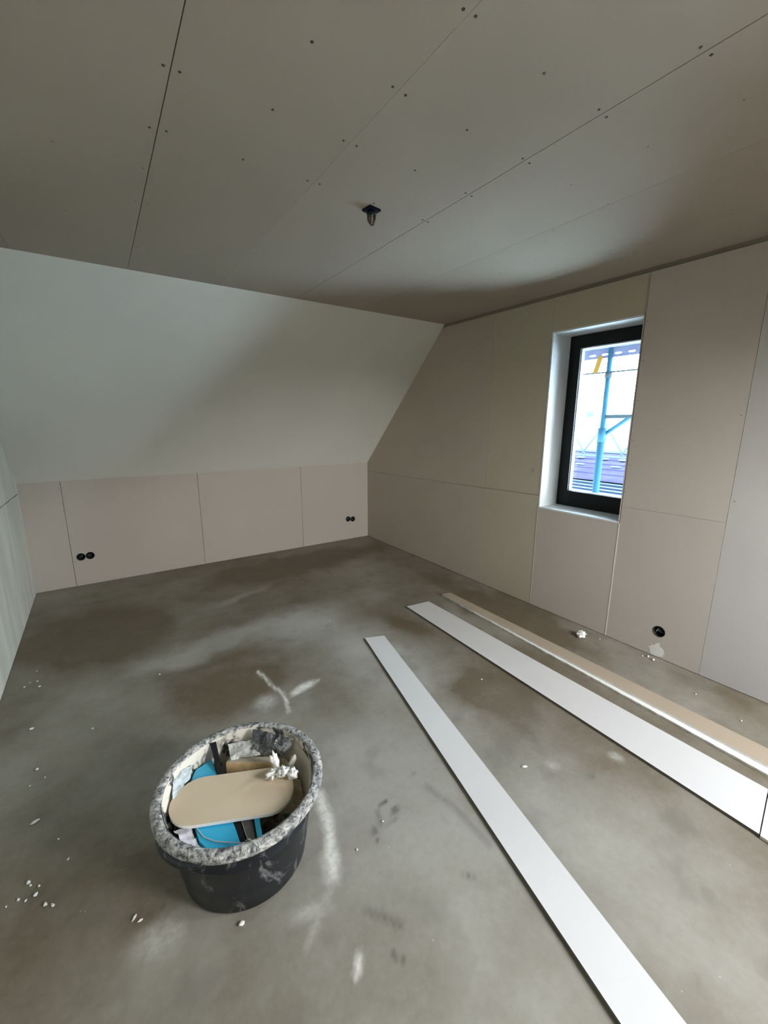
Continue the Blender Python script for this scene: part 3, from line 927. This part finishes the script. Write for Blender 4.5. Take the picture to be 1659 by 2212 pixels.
# rubble filling the lower half
bm = bmesh.new()
N = 44
vs = {}
for i in range(N + 1):
    for j in range(N * 2):
        r = i / N * 0.226; a = 2 * math.pi * j / (N * 2)
        if i == 0 and j > 0: vs[i, j] = vs[0, 0]; continue
        p = Vector((r * math.cos(a), r * math.sin(a), 0))
        z = 0.155 + 0.022 * noise.fractal(p * 14, 1.0, 2.0, 5) + 0.018 * (noise.cell(p * 38) - 0.5) + 0.012 * (i / N)
        vs[i, j] = bm.verts.new((p.x, p.y, z))
for i in range(N):
    for j in range(N * 2):
        k = (j + 1) % (N * 2)
        if i == 0: bm.faces.new((vs[0, 0], vs[1, j], vs[1, k]))
        else: bm.faces.new((vs[i, j], vs[i + 1, j], vs[i + 1, k], vs[i, k]))
bmesh.ops.recalc_face_normals(bm, faces=bm.faces)
rub = from_bm('plaster_rubble', bm, splash_mat('rubble', (0.16, 0.125, 0.09), (0.60, 0.55, 0.46), 0.38, 0.62, 20, 0.8))
place(rub); tag(rub, 'crumbled plaster rubble filling the lower half of the tub', 'rubble', kind='stuff')

# tan board offcut (stadium) on top
ang = math.radians(-24)
hl, hwid = 0.208, 0.098
pts = []
for k in range(20):
    a = math.pi / 2 + math.pi * k / 19
    pts.append((-(hl - hwid) + hwid * math.cos(a), hwid * math.sin(a)))
for k in range(20):
    a = -math.pi / 2 + math.pi * k / 19
    rr = hwid
    pts.append(((hl - hwid * 0.80) + rr * 0.80 * math.cos(a), rr * math.sin(a)))
bo = slab('board_offcut', [pts], P_flat, 0, 0.0115, M_gyps)
me = bo.data
me.materials.append(mat('tan_offcut', (0.60, 0.49, 0.35), 0.85, 0.02, 6))
for p in me.polygons:
    if p.normal.z > 0.9: p.material_index = 1
bo.location = (TX - 0.0335, TY - 0.0075, 0.2605)
bo.rotation_euler = (math.radians(0.0), 0, ang)
tag(bo, 'tan oval plasterboard offcut lying across the top of the tub', 'board offcut')

# blue float with black edge
tr = empty('blue_float', (TX, TY, 0))
tag(tr, 'bright blue plastic float with a black edge bar under the tan offcut', 'tool')
slab('blade', [[(-.058, .222), (-.120, .202), (-.148, .150), (-.168, .02), (-.165, -.10), (-.150, -.140), (-.118, -.180), (-.058, -.192)]], P_flat, 0.222, 0.2535, M_blue, tr)
slab('handle', [[(-.085, .20), (-.105, .19), (-.11, -.14), (-.085, -.16)]], P_flat, 0.18, 0.222, M_black, tr)
bm = bmesh.new()
path = [(-.050, -.200, .252), (-.0475, .06, .2565), (-.047, .135, .2575), (-.0415, .2385, .312)]
rows = []
for x, y, z in path:
    rows.append([bm.verts.new((x - .009, y, z - .04)), bm.verts.new((x + .009, y, z - .04)), bm.verts.new((x + .009, y, z)), bm.verts.new((x - .009, y, z))])
for A, B in zip(rows, rows[1:]):
    for k in range(4): bm.faces.new((A[k], A[(k + 1) % 4], B[(k + 1) % 4], B[k]))
bm.faces.new(rows[0][::-1]); bm.faces.new(rows[-1])
bmesh.ops.recalc_face_normals(bm, faces=bm.faces)
from_bm('edge_bar', bm, M_black, tr)

# wide spatula: steel blade held in black and blue
spt = empty('wide_spatula', (TX, TY, 0))
tag(spt, 'grey steel spatula with black and blue back beside the blue float', 'tool')
slab('blade', [[(-.036, -.205), (-.017, -.205), (.001, -.10), (.006, .03), (-.034, .03), (-.034, -.10)]], P_flat, 0.243, 0.2455, M_steel, spt)
slab('back_strip', [[(-.017, -.206), (-.010, -.206), (.008, -.10), (.013, .03), (.006, .03), (.001, -.10)]], P_flat, 0.215, 0.250, M_black, spt)
slab('handle', [[(-.010, -.206), (.006, -.208), (.023, -.11), (.026, .02), (.013, .02), (.008, -.10)]], P_flat, 0.214, 0.2515, M_blue, spt)
tube('light_edge', [(-.0355, -.205, .247), (-.033, -.10, .247), (-.033, .02, .247)], 0.0014, M_gask, spt, 6)

# plywood offcut
M_ply = mat('plywood_edge', (0.62, 0.43, 0.22), 0.7, 0.14, 50)
M_plyt = mat('plywood_top_dusty', (0.50, 0.44, 0.36), 0.85, 0.06, 30)
bm = bmesh.new()
bm_box(bm, -0.0975, 0.0975, -0.0, 0.034, -0.075, 0.0)
bmesh.ops.bevel(bm, geom=bm.edges[:], offset=0.0012, segments=1, affect='EDGES')
wd = from_bm('wood_offcut', bm, M_ply)
wd.data.materials.append(M_plyt)
for p in wd.data.polygons:
    if p.normal.z > 0.9: p.material_index = 1
wd.location = (TX + 0.063, TY + 0.111, 0.262)
wd.rotation_euler = (math.radians(-8), math.radians(-2), math.radians(-35))
tag(wd, 'pale wood offcut standing on edge behind the tan board', 'wood offcut')

# crumpled grey plastic film hanging over the back inside
def crumple(name, A, B, C, D, nu, nv, amp, m, seed, freq=16, th=True, bulge=(0, 0, 0)):
    bm = bmesh.new()
    A, B, C, D = map(Vector, (A, B, C, D))
    g_ = {}
    nn_ = (B - A).cross(C - A).normalized()
    for i in range(nu + 1):
        for j in range(nv + 1):
            u, v = i / nu, j / nv
            p = A.lerp(B, u).lerp(C.lerp(D, u), v)
            q = p * freq + Vector((seed, seed * 2, 0))
            d = noise.turbulence(q, 4, True) - 0.5
            p = p + nn_ * amp * d * 2 + Vector(bulge) * math.sin(math.pi * v) * math.sin(math.pi * u)
            p = p + Vector((noise.noise(q * 1.3), noise.noise(q * 1.7 + Vector((5, 5, 5))), 0)) * amp * 0.7
            g_[i, j] = bm.verts.new(p)
    for i in range(nu):
        for j in range(nv):
            bm.faces.new((g_[i, j], g_[i + 1, j], g_[i + 1, j + 1], g_[i, j + 1]))
    ob = from_bm(name, bm, m, None, False)
    sm_ = ob.modifiers.new('thickness', 'SOLIDIFY'); sm_.thickness = 0.0008
    return ob
M_film = splash_mat('grey_film', (0.075, 0.080, 0.080), (0.50, 0.50, 0.47), 0.52, 0.70, 16, 0.25)
M_film2 = mat('pale_film', (0.50, 0.50, 0.48), 0.3, 0.15, 20, 0.3, 60, 0.5)
f1 = crumple('plastic_film', (.110, .214, .318), (.232, .075, .316), (.085, .158, .268), (.190, .075, .262), 26, 16, 0.012, M_film, 3, 20, bulge=(-.01, -.01, .012))
place(f1); tag(f1, 'dark grey crumpled plastic film hanging inside the back of the tub', 'plastic film')
f2 = crumple('plastic_film', (.005, .222, .292), (.112, .190, .292), (.005, .165, .262), (.105, .125, .264), 22, 14, 0.008, M_film2, 9, 20)
place(f2); tag(f2, 'pale translucent plastic film behind the wood offcut in the tub', 'plastic film')
# curved cream sheet along the right inner wall
bm = bmesh.new()
rows = []
for i in range(19):
    a = math.radians(34 - 76 * i / 18)
    zt = 0.303 - 0.02 * (i / 18) + 0.003 * math.sin(i * 1.7)
    rows.append([bm.verts.new(((0.2455 - 0.010 * k - 0.002 * math.sin(i + k)) * math.cos(a), (0.2455 - 0.010 * k) * math.sin(a), zt - 0.034 * k)) for k in range(5)])
for A, B in zip(rows, rows[1:]):
    for k in range(4): bm.faces.new((A[k], A[k + 1], B[k + 1], B[k]))
bmesh.ops.recalc_face_normals(bm, faces=bm.faces)
cr_ = from_bm('paper_sheet', bm, mat('cream_paper', (0.52, 0.475, 0.385), 0.85, 0.08, 10, 0.2, 30), None, True)
s_ = cr_.modifiers.new('thickness', 'SOLIDIFY'); s_.thickness = 0.002; s_.offset = 1
place(cr_); tag(cr_, 'curved cream paper sheet lining the right inside of the tub', 'paper')
# crumpled beige paper between offcut and right wall
bp_ = crumple('crumpled_paper', (.165, .105, .235), (.225, .03, .215), (.10, -.085, .20), (.185, -.135, .175), 20, 26, 0.022, mat('beige_paper', (0.50, 0.43, 0.31), 0.9, 0.1, 12, .2, 40), 14, 15)
place(bp_); tag(bp_, 'crumpled beige paper wedged right of the tan offcut in the tub', 'paper')
# white film scrap on the left
wf = crumple('film_scrap', (-.226, -.010, .252), (-.178, -.030, .245), (-.212, -.085, .262), (-.165, -.135, .245), 12, 12, 0.006, mat('white_film', (0.72, 0.70, 0.76), 0.3, 0.1, 30), 21, 22)
place(wf); tag(wf, 'white plastic film scrap at the left inner edge of the tub', 'plastic film')
wf2 = crumple('film_scrap', (-.20, .165, .30), (-.13, .20, .285), (-.215, .085, .272), (-.145, .165, .262), 12, 12, 0.006, mat('clear_film', (0.48, 0.53, 0.55), 0.25, 0.25, 40), 25, 24)
place(wf2); tag(wf2, 'pale clear film scrap beside the upper left of the blue float', 'plastic film')
# string across the blue float and over the rim
sp = [(-.170, -.030, .2568), (-.160, -.065, .2568), (-.150, -.100, .2558), (-.125, -.132, .2555), (-.090, -.160, .2556), (-.062, -.188, .262), (-.052, -.215, .285), (-.045, -.236, .315), (-.038, -.262, .3275), (-.030, -.282, .325)]
st = tube('string', sp, 0.0017, mat('string_grey', (0.55, 0.56, 0.56), 0.6), None, 6)
place(st); tag(st, 'thin pale string across the blue float and over the near rim', 'string')
# plaster lumps on the right end of the offcut
ZB = 0.272
lumps = [((.150, -.050), (.027, .022, .026), 1, 'largest knobbly white plaster lump on the right end of the tan offcut'),
         ((.118, -.030), (.023, .017, .017), 2, 'low white plaster crumb left of the largest lump on the offcut'),
         ((.180, -.076), (.019, .018, .021), 3, 'rounded white plaster lump at the far right tip of the offcut')]
for k, ((x, y), s, sd_, lb) in enumerate(lumps):
    q = rock('plaster_lump', s, sd_ * 5, M_gyps, None, 3, 0.75)
    q.location = (TX + x - 0.012, TY + y + 0.012, ZB)
    tag(q, lb, 'plaster lump', 'plaster lumps in the tub')
q = rock('plaster_lump', (.014, .013, .045), 31, M_gyps, None, 3, 0.5)
q.location = (TX + .140, TY + .020, 0.252); q.rotation_euler = (math.radians(-14), math.radians(-6), 0.3)
tag(q, 'tall upright white plaster splinter behind the tan offcut', 'plaster lump', 'plaster lumps in the tub')
q = rock('plaster_lump', (.017, .012, .032), 37, mat('gypsum_grey', (0.58, 0.55, 0.46), 0.9), None, 2, 0.5)
q.location = (TX + .182, TY + .010, 0.248); q.rotation_euler = (0.2, 0.35, 0.5)
tag(q, 'wedge shaped greyish plaster lump right of the white splinter', 'plaster lump', 'plaster lumps in the tub')

# ---------------------------------------------------------------- lumps and chips on the floor
q = rock('plaster_lump', (.036, .030, .028), 12, M_gyps, None, 3, 0.6)
q.location = (-0.172, -3.262, 0); tag(q, 'fist sized white plaster lump on the floor near the gable wall', 'plaster lump')
chips = {
 'crumbs by the left wall': [(-3.465, -1.573, 5, 'white plaster crumb by the left wall, farthest of the group of five'),
    (-3.451, -1.711, 6, 'white plaster crumb by the left wall, second farthest of the group of five'),
    (-3.434, -1.783, 7, 'bright white plaster crumb by the left wall, rightmost and nearest of the group of five'),
    (-3.508, -1.743, 7, 'white plaster crumb by the left wall, the one closest to the wall'),
    (-3.487, -1.703, 4, 'faint small plaster crumb in the middle of the five by the left wall')],
 'crumbs on the floor left of the tub': [(-3.17, -2.384, 6, 'slim white crumb far left behind the tub, alone on dark screed'),
    (-3.379, -2.559, 9, 'larger white crumb left of the tub, upper of a close pair'),
    (-3.345, -2.634, 5, 'small white crumb left of the tub, lower right of a close pair'),
    (-3.395, -2.653, 4, 'tiny faint crumb left of the tub, just below the close pair'),
    (-3.24, -3.134, 5, 'small white crumb between the tub base and the elongated chip'),
    (-3.275, -3.02, 4, 'tiny crumb right of the elongated bright chip left of the tub')],
 'crumb cluster in the bottom left': [(-3.343, -3.172, 5, 'crumb in the bottom left cluster, top of the cluster'),
    (-3.319, -3.19, 5, 'crumb in the bottom left cluster, upper right one'),
    (-3.325, -3.219, 8, 'long crumb at the centre of the bottom left cluster'),
    (-3.371, -3.206, 6, 'crumb in the bottom left cluster, left of its centre'),
    (-3.351, -3.223, 5, 'crumb in the bottom left cluster, just below left of its centre'),
    (-3.296, -3.274, 8, 'oval crumb in the bottom left cluster, left of its lower right pair'),
    (-3.275, -3.291, 7, 'oval crumb in the bottom left cluster, lowest and rightmost'),
    (-3.402, -3.21, 4, 'tiny crumb in the bottom left cluster, leftmost near the picture edge'),
    (-3.350, -3.157, 8, 'slanted crumb at the far tip of the bottom left cluster')],
 'crumbs on the bare screed': [(-2.822, -2.047, 6, 'tiny white crumb on the pale floor patch behind the tub'),
    (-1.607, -2.0, 6, 'tiny white crumb on the floor just beyond the narrow white strip'),
    (-1.468, -0.982, 5, 'tiny white crumb on the dark floor near the knee wall'),
    (-1.178, -3.217, 6, 'tiny white crumb between the narrow and wide white strips, far half'),
    (-2.21, -3.653, 5, 'tiny white crumb beside the dark scuff marks right of the tub'),
    (-2.352, -3.693, 5, 'tiny white crumb right of the long white smear beside the tub')],
 'crumbs at the foot of the gable wall': [(-0.203, -1.586, 5, 'tiny white crumb by the gable wall beyond the far strip ends'),
    (-0.066, -3.644, 6, 'tiny white crumb by the gable wall just left of the outlet chips'),
    (-0.085, -3.36, 6, 'tiny white crumb by the gable wall right of the fist sized lump'),
    (-0.30, -4.25, 7, 'tiny white crumb by the gable wall, nearest the right picture edge'),
    (-0.24, -4.02, 6, 'tiny white crumb between the outlet and the right picture edge')],
}
for gp, L in chips.items():
    for x, y, s, lb in L:
        q = rock('plaster_chip', (s * .0011, s * .0008, s * .0006), x * 3 + y, M_gyps, None, 1, 0.4)
        q.location = (x, y, 0); q.rotation_euler = (0, 0, random.uniform(0, 3))
        tag(q, lb, 'plaster chip', gp)
for x, y, s, rz, lb in [(-3.432, -2.212, (.013, .006, .004), 0.2, 'largest white plaster chip near the left wall, level with the far tub rim'),
                        (-3.358, -2.883, (.015, .006, .005), 0.3, 'elongated bright white chip left of the tub'),
                        (-3.055, -3.480, (.012, .004, .003), 0.9, 'slim white splinter on the floor below left of the tub'),
                        (-3.040, -3.500, (.009, .004, .003), 0.1, 'small white splinter beside the slim splinter below left of the tub'),
                        (-1.516, -3.796, (.014, .006, .004), -0.6, 'bright white chip between the narrow and the wide white strips'),
                        (-2.775, -3.690, (.010, .008, .005), 0.3, 'white plaster chip touching the floor in front of the tub'),
                        (-0.045, -3.672, (.012, .007, .006), 0.3, 'white plaster chip under the outlet in the gable wall'),
                        (-0.062, -3.712, (.009, .008, .007), 0.3, 'round white plaster chip below the wall smear')]:
    q = rock('plaster_chip', s, x + y * 2, M_gyps, None, 2, 0.4)
    q.location = (x, y, 0); q.rotation_euler = (0, 0, rz)
    tag(q, lb, 'plaster chip')

# ---------------------------------------------------------------- outside
M_gr = mat('ground_gravel', (0.66, 0.67, 0.66), 0.95, 0.10, 0.4)
gr = box('ground', 0.34, 90, -70, 70, -3.2, -3.0, M_gr)
tag(gr, 'pale open ground outside the window', kind='structure')
M_sc = mat('scaffold_steel', (0.018, 0.052, 0.084), 1, 0.1, 20, spec=0)
M_scl = mat('scaffold_pale', (0.024, 0.034, 0.042), 1, 0.1, 20, spec=0)
M_dk = mat('scaffold_deck', (0.075, 0.085, 0.135), 1, 0.15, 12, spec=0)
sc = empty('scaffold', (1.3, -2.45, -3.0))
tag(sc, 'steel scaffold standing outside the window', 'scaffold')
def stube(name, pts, r, m):
    return tube(name, [(x - 1.3, y + 2.45, z + 3.0) for x, y, z in pts], r, m, sc, 12)
for yy in (-2.447, -0.0, -4.9):
    stube('standard', [(1.3, yy, -3.0), (1.3, yy, 0.4), (1.3, yy, 4.4)], 0.024, M_sc)
stube('standard', [(1.3, -2.447, -3.0), (1.3, -2.447, 1.38)], 0.034, M_sc)
stube('standard', [(0.72, -0.0, -3.0), (0.72, -0.0, 4.4)], 0.024, M_sc)
stube('standard', [(0.72, -4.9, -3.0), (0.72, -4.9, 4.4)], 0.024, M_sc)
stube('guard_rail', [(1.3, -2.447, 1.615), (1.3, -4.9, 1.615)], 0.017, M_scl)
stube('guard_rail', [(1.3, -0.0, 2.055), (1.3, -4.9, 2.035)], 0.008, M_scl)
stube('brace', [(1.32, -2.46, 1.435), (1.32, -2.75, 1.650), (1.32, -4.9, 3.30)], 0.017, M_sc)
stube('coupler', [(1.3, -2.447, 1.36), (1.3, -2.447, 1.50)], 0.038, M_sc)
stube('coupler', [(1.3, -2.447, 1.99), (1.3, -2.447, 2.05)], 0.032, M_scl)
# upper deck with drain holes
hol = []
for i in range(-9, 10):
    hol.append([(1.262 + 0.024 * math.cos(t * 0.5236), -2.52 + i * 0.128 + 0.034 * math.sin(t * 0.5236)) for t in range(12)])
slab('deck_plank', [rect(0.99, 1.296, -4.9, 0.0)], lambda a, c, t: (a - 1.3, c + 2.45, t + 3.0), 2.275, 2.30, M_dk, sc)
slab('deck_plank', [rect(0.66, 0.98, -4.9, 0.0)], lambda a, c, t: (a - 1.3, c + 2.45, t + 3.0), 2.275, 2.30, M_dk, sc)
hol = [[(h[1], 2.2165 + (h[0] - 1.262) * 0.32) for h in L] for L in hol]
slab('edge_beam', [rect(-4.9, 0.0, 2.181, 2.300)] + hol, lambda a, c, t: (t - 1.3, a + 2.45, c + 3.0), 1.298, 1.300, M_dk, sc)
# orange strap
bm = bmesh.new()
rows = []
for i in range(7):
    t = i / 6
    x, y, z = 1.27, -2.365 + 0.040 * t, 2.200 - 0.155 * t
    rows.append([bm.verts.new((x, y + 0.026, z + 0.003)), bm.verts.new((x, y - 0.026, z)), bm.verts.new((x + .004, y - 0.026, z)), bm.verts.new((x + .004, y + 0.026, z + .003))])
for A, B in zip(rows, rows[1:]):
    for k in range(4): bm.faces.new((A[k], A[(k + 1) % 4], B[(k + 1) % 4], B[k]))
bm.faces.new(rows[0][::-1]); bm.faces.new(rows[-1])
bmesh.ops.recalc_face_normals(bm, faces=bm.faces)
sg = from_bm('orange_strap', bm, mat('orange_strap', (0.13, 0.078, 0.016), 1, spec=0))
tag(sg, 'orange strap hanging from the scaffold deck outside the window', 'strap')

# low barn with a dark tiled roof and a slatted front
sh = empty('barn', (14.0, 4.4, -3.0))
tag(sh, 'long low barn with dark purplish tiled roof and pale slatted front outside', 'barn')
M_tile = mat('dark_tile', (0.0155, 0.0145, 0.030), 1, 0.2, 1.2, spec=0)
M_slat = mat('pale_slat', (0.036, 0.048, 0.055), 1, spec=0)
M_shw = mat('barn_wall', (0.010, 0.015, 0.028), 1, spec=0)
box('wall', 0.15, 5.2, -12, 12, 0, 2.10, M_shw, sh)
for k in range(6):
    xa = -0.15 + k * 0.88; za = 2.20 + k * 0.125
    bm = bmesh.new()
    v = [(xa, za), (xa + 0.93, za + 0.09), (xa + 0.93, za + 0.16), (xa, za + 0.07)]
    L = [[bm.verts.new((x, y, z)) for x, z in v] for y in (-12.3, 12.3)]
    for i in range(4): bm.faces.new((L[0][i], L[0][(i + 1) % 4], L[1][(i + 1) % 4], L[1][i]))
    bm.faces.new(L[0][::-1]); bm.faces.new(L[1])
    bmesh.ops.recalc_face_normals(bm, faces=bm.faces)
    from_bm('tile_course', bm, M_tile, sh)
for k in range(4):
    z = 1.66 + k * 0.135
    box('slat', 0.06, 0.12, -12, 12, z, z + 0.05, M_slat, sh)
box('ridge_cap', 4.95, 5.35, -12.3, 12.3, 2.99, 3.10, M_slat, sh)
for y in (-3.4, -2.6, -1.7, -0.6, 0.6, 1.5, 2.7):
    box('roof_clip', 3.2, 3.5, y, y + 0.32, 2.78, 2.83, M_slat, sh)
for y in (-2.9, -1.3, 0.2, 1.9):
    box('roof_clip', 1.9, 2.1, y, y + 0.36, 2.58, 2.63, M_slat, sh)

# pale houses in the distance
M_hw = mat('house_render', (0.040, 0.047, 0.052), 1, 0.08, 0.6, spec=0)
M_hr = mat('house_roof', (0.034, 0.043, 0.050), 1, 0.15, 1.5, spec=0)
M_hwd = mat('house_window', (0.016, 0.021, 0.029), 1, spec=0)
def house(x, y, w, d, eave, ridge, label):
    r = empty('house', (x, y, -3.0))
    tag(r, label, 'house', 'houses beyond the scaffold')
    e, rg = eave + 3.0, ridge + 3.0
    box('wall', -d / 2, d / 2, -w / 2, w / 2, 0, e, M_hw, r)
    for s in (-1, 1):
        bm = bmesh.new()
        pts = [(s * (d / 2 + 0.4), e - 0.25), (0, rg), (0, rg + 0.18), (s * (d / 2 + 0.4), e - 0.07)]
        L = [[bm.verts.new((a, yy, c)) for a, c in pts] for yy in (-w / 2 - 0.3, w / 2 + 0.3)]
        for i in range(4): bm.faces.new((L[0][i], L[0][(i + 1) % 4], L[1][(i + 1) % 4], L[1][i]))
        bm.faces.new(L[0][::-1]); bm.faces.new(L[1])
        bmesh.ops.recalc_face_normals(bm, faces=bm.faces)
        from_bm('roof', bm, M_hr, r)
    for yy in (-w * .3, 0, w * .3):
        for zz in (e - 1.5, e - 4.0):
            if zz < 0.3: continue
            wn = box('window', -d / 2 - 0.03, -d / 2 + 0.02, yy - 0.5, yy + 0.5, zz, zz + 1.1, M_slat, r)
            box('pane', -d / 2 - 0.04, -d / 2 - 0.03, yy - 0.42, yy + 0.42, zz + .08, zz + 1.02, M_hwd, wn)
    bx = box('chimney', -0.35, 0.35, w * .2, w * .2 + 0.6, rg - 0.6, rg + 0.55, M_hr, r)
    return r
house(27, 12.5, 9, 8, -0.6, 1.5, 'pale distant house seen left of the scaffold post')
house(25, 3.5, 7, 8, -0.9, 1.1, 'pale distant house seen right of the scaffold post')
house(45, 20.0, 14, 9, -0.2, 2.2, 'farther pale house behind the two nearer ones')
# distant lattice gantry
gt = empty('roof_trusses', (14, 3.0, -3.0))
tag(gt, 'thin roof truss framework of an unfinished house far outside', 'roof truss')
for k in range(4):
    y = 1.2 + k * 1.6
    tube('truss', [(0, y - 3.0 - .9, 3.2), (0, y - 3.0, 4.5), (0, y - 3.0 + .9, 3.2)], 0.03, M_scl, gt, 6)
tube('tie_beam', [(0, -3.0, 3.2), (0, 4.2, 3.2)], 0.04, M_scl, gt, 6)
for y in (-2.9, 4.0):
    tube('post', [(0, y, 0), (0, y, 3.2)], 0.06, M_scl, gt, 6)
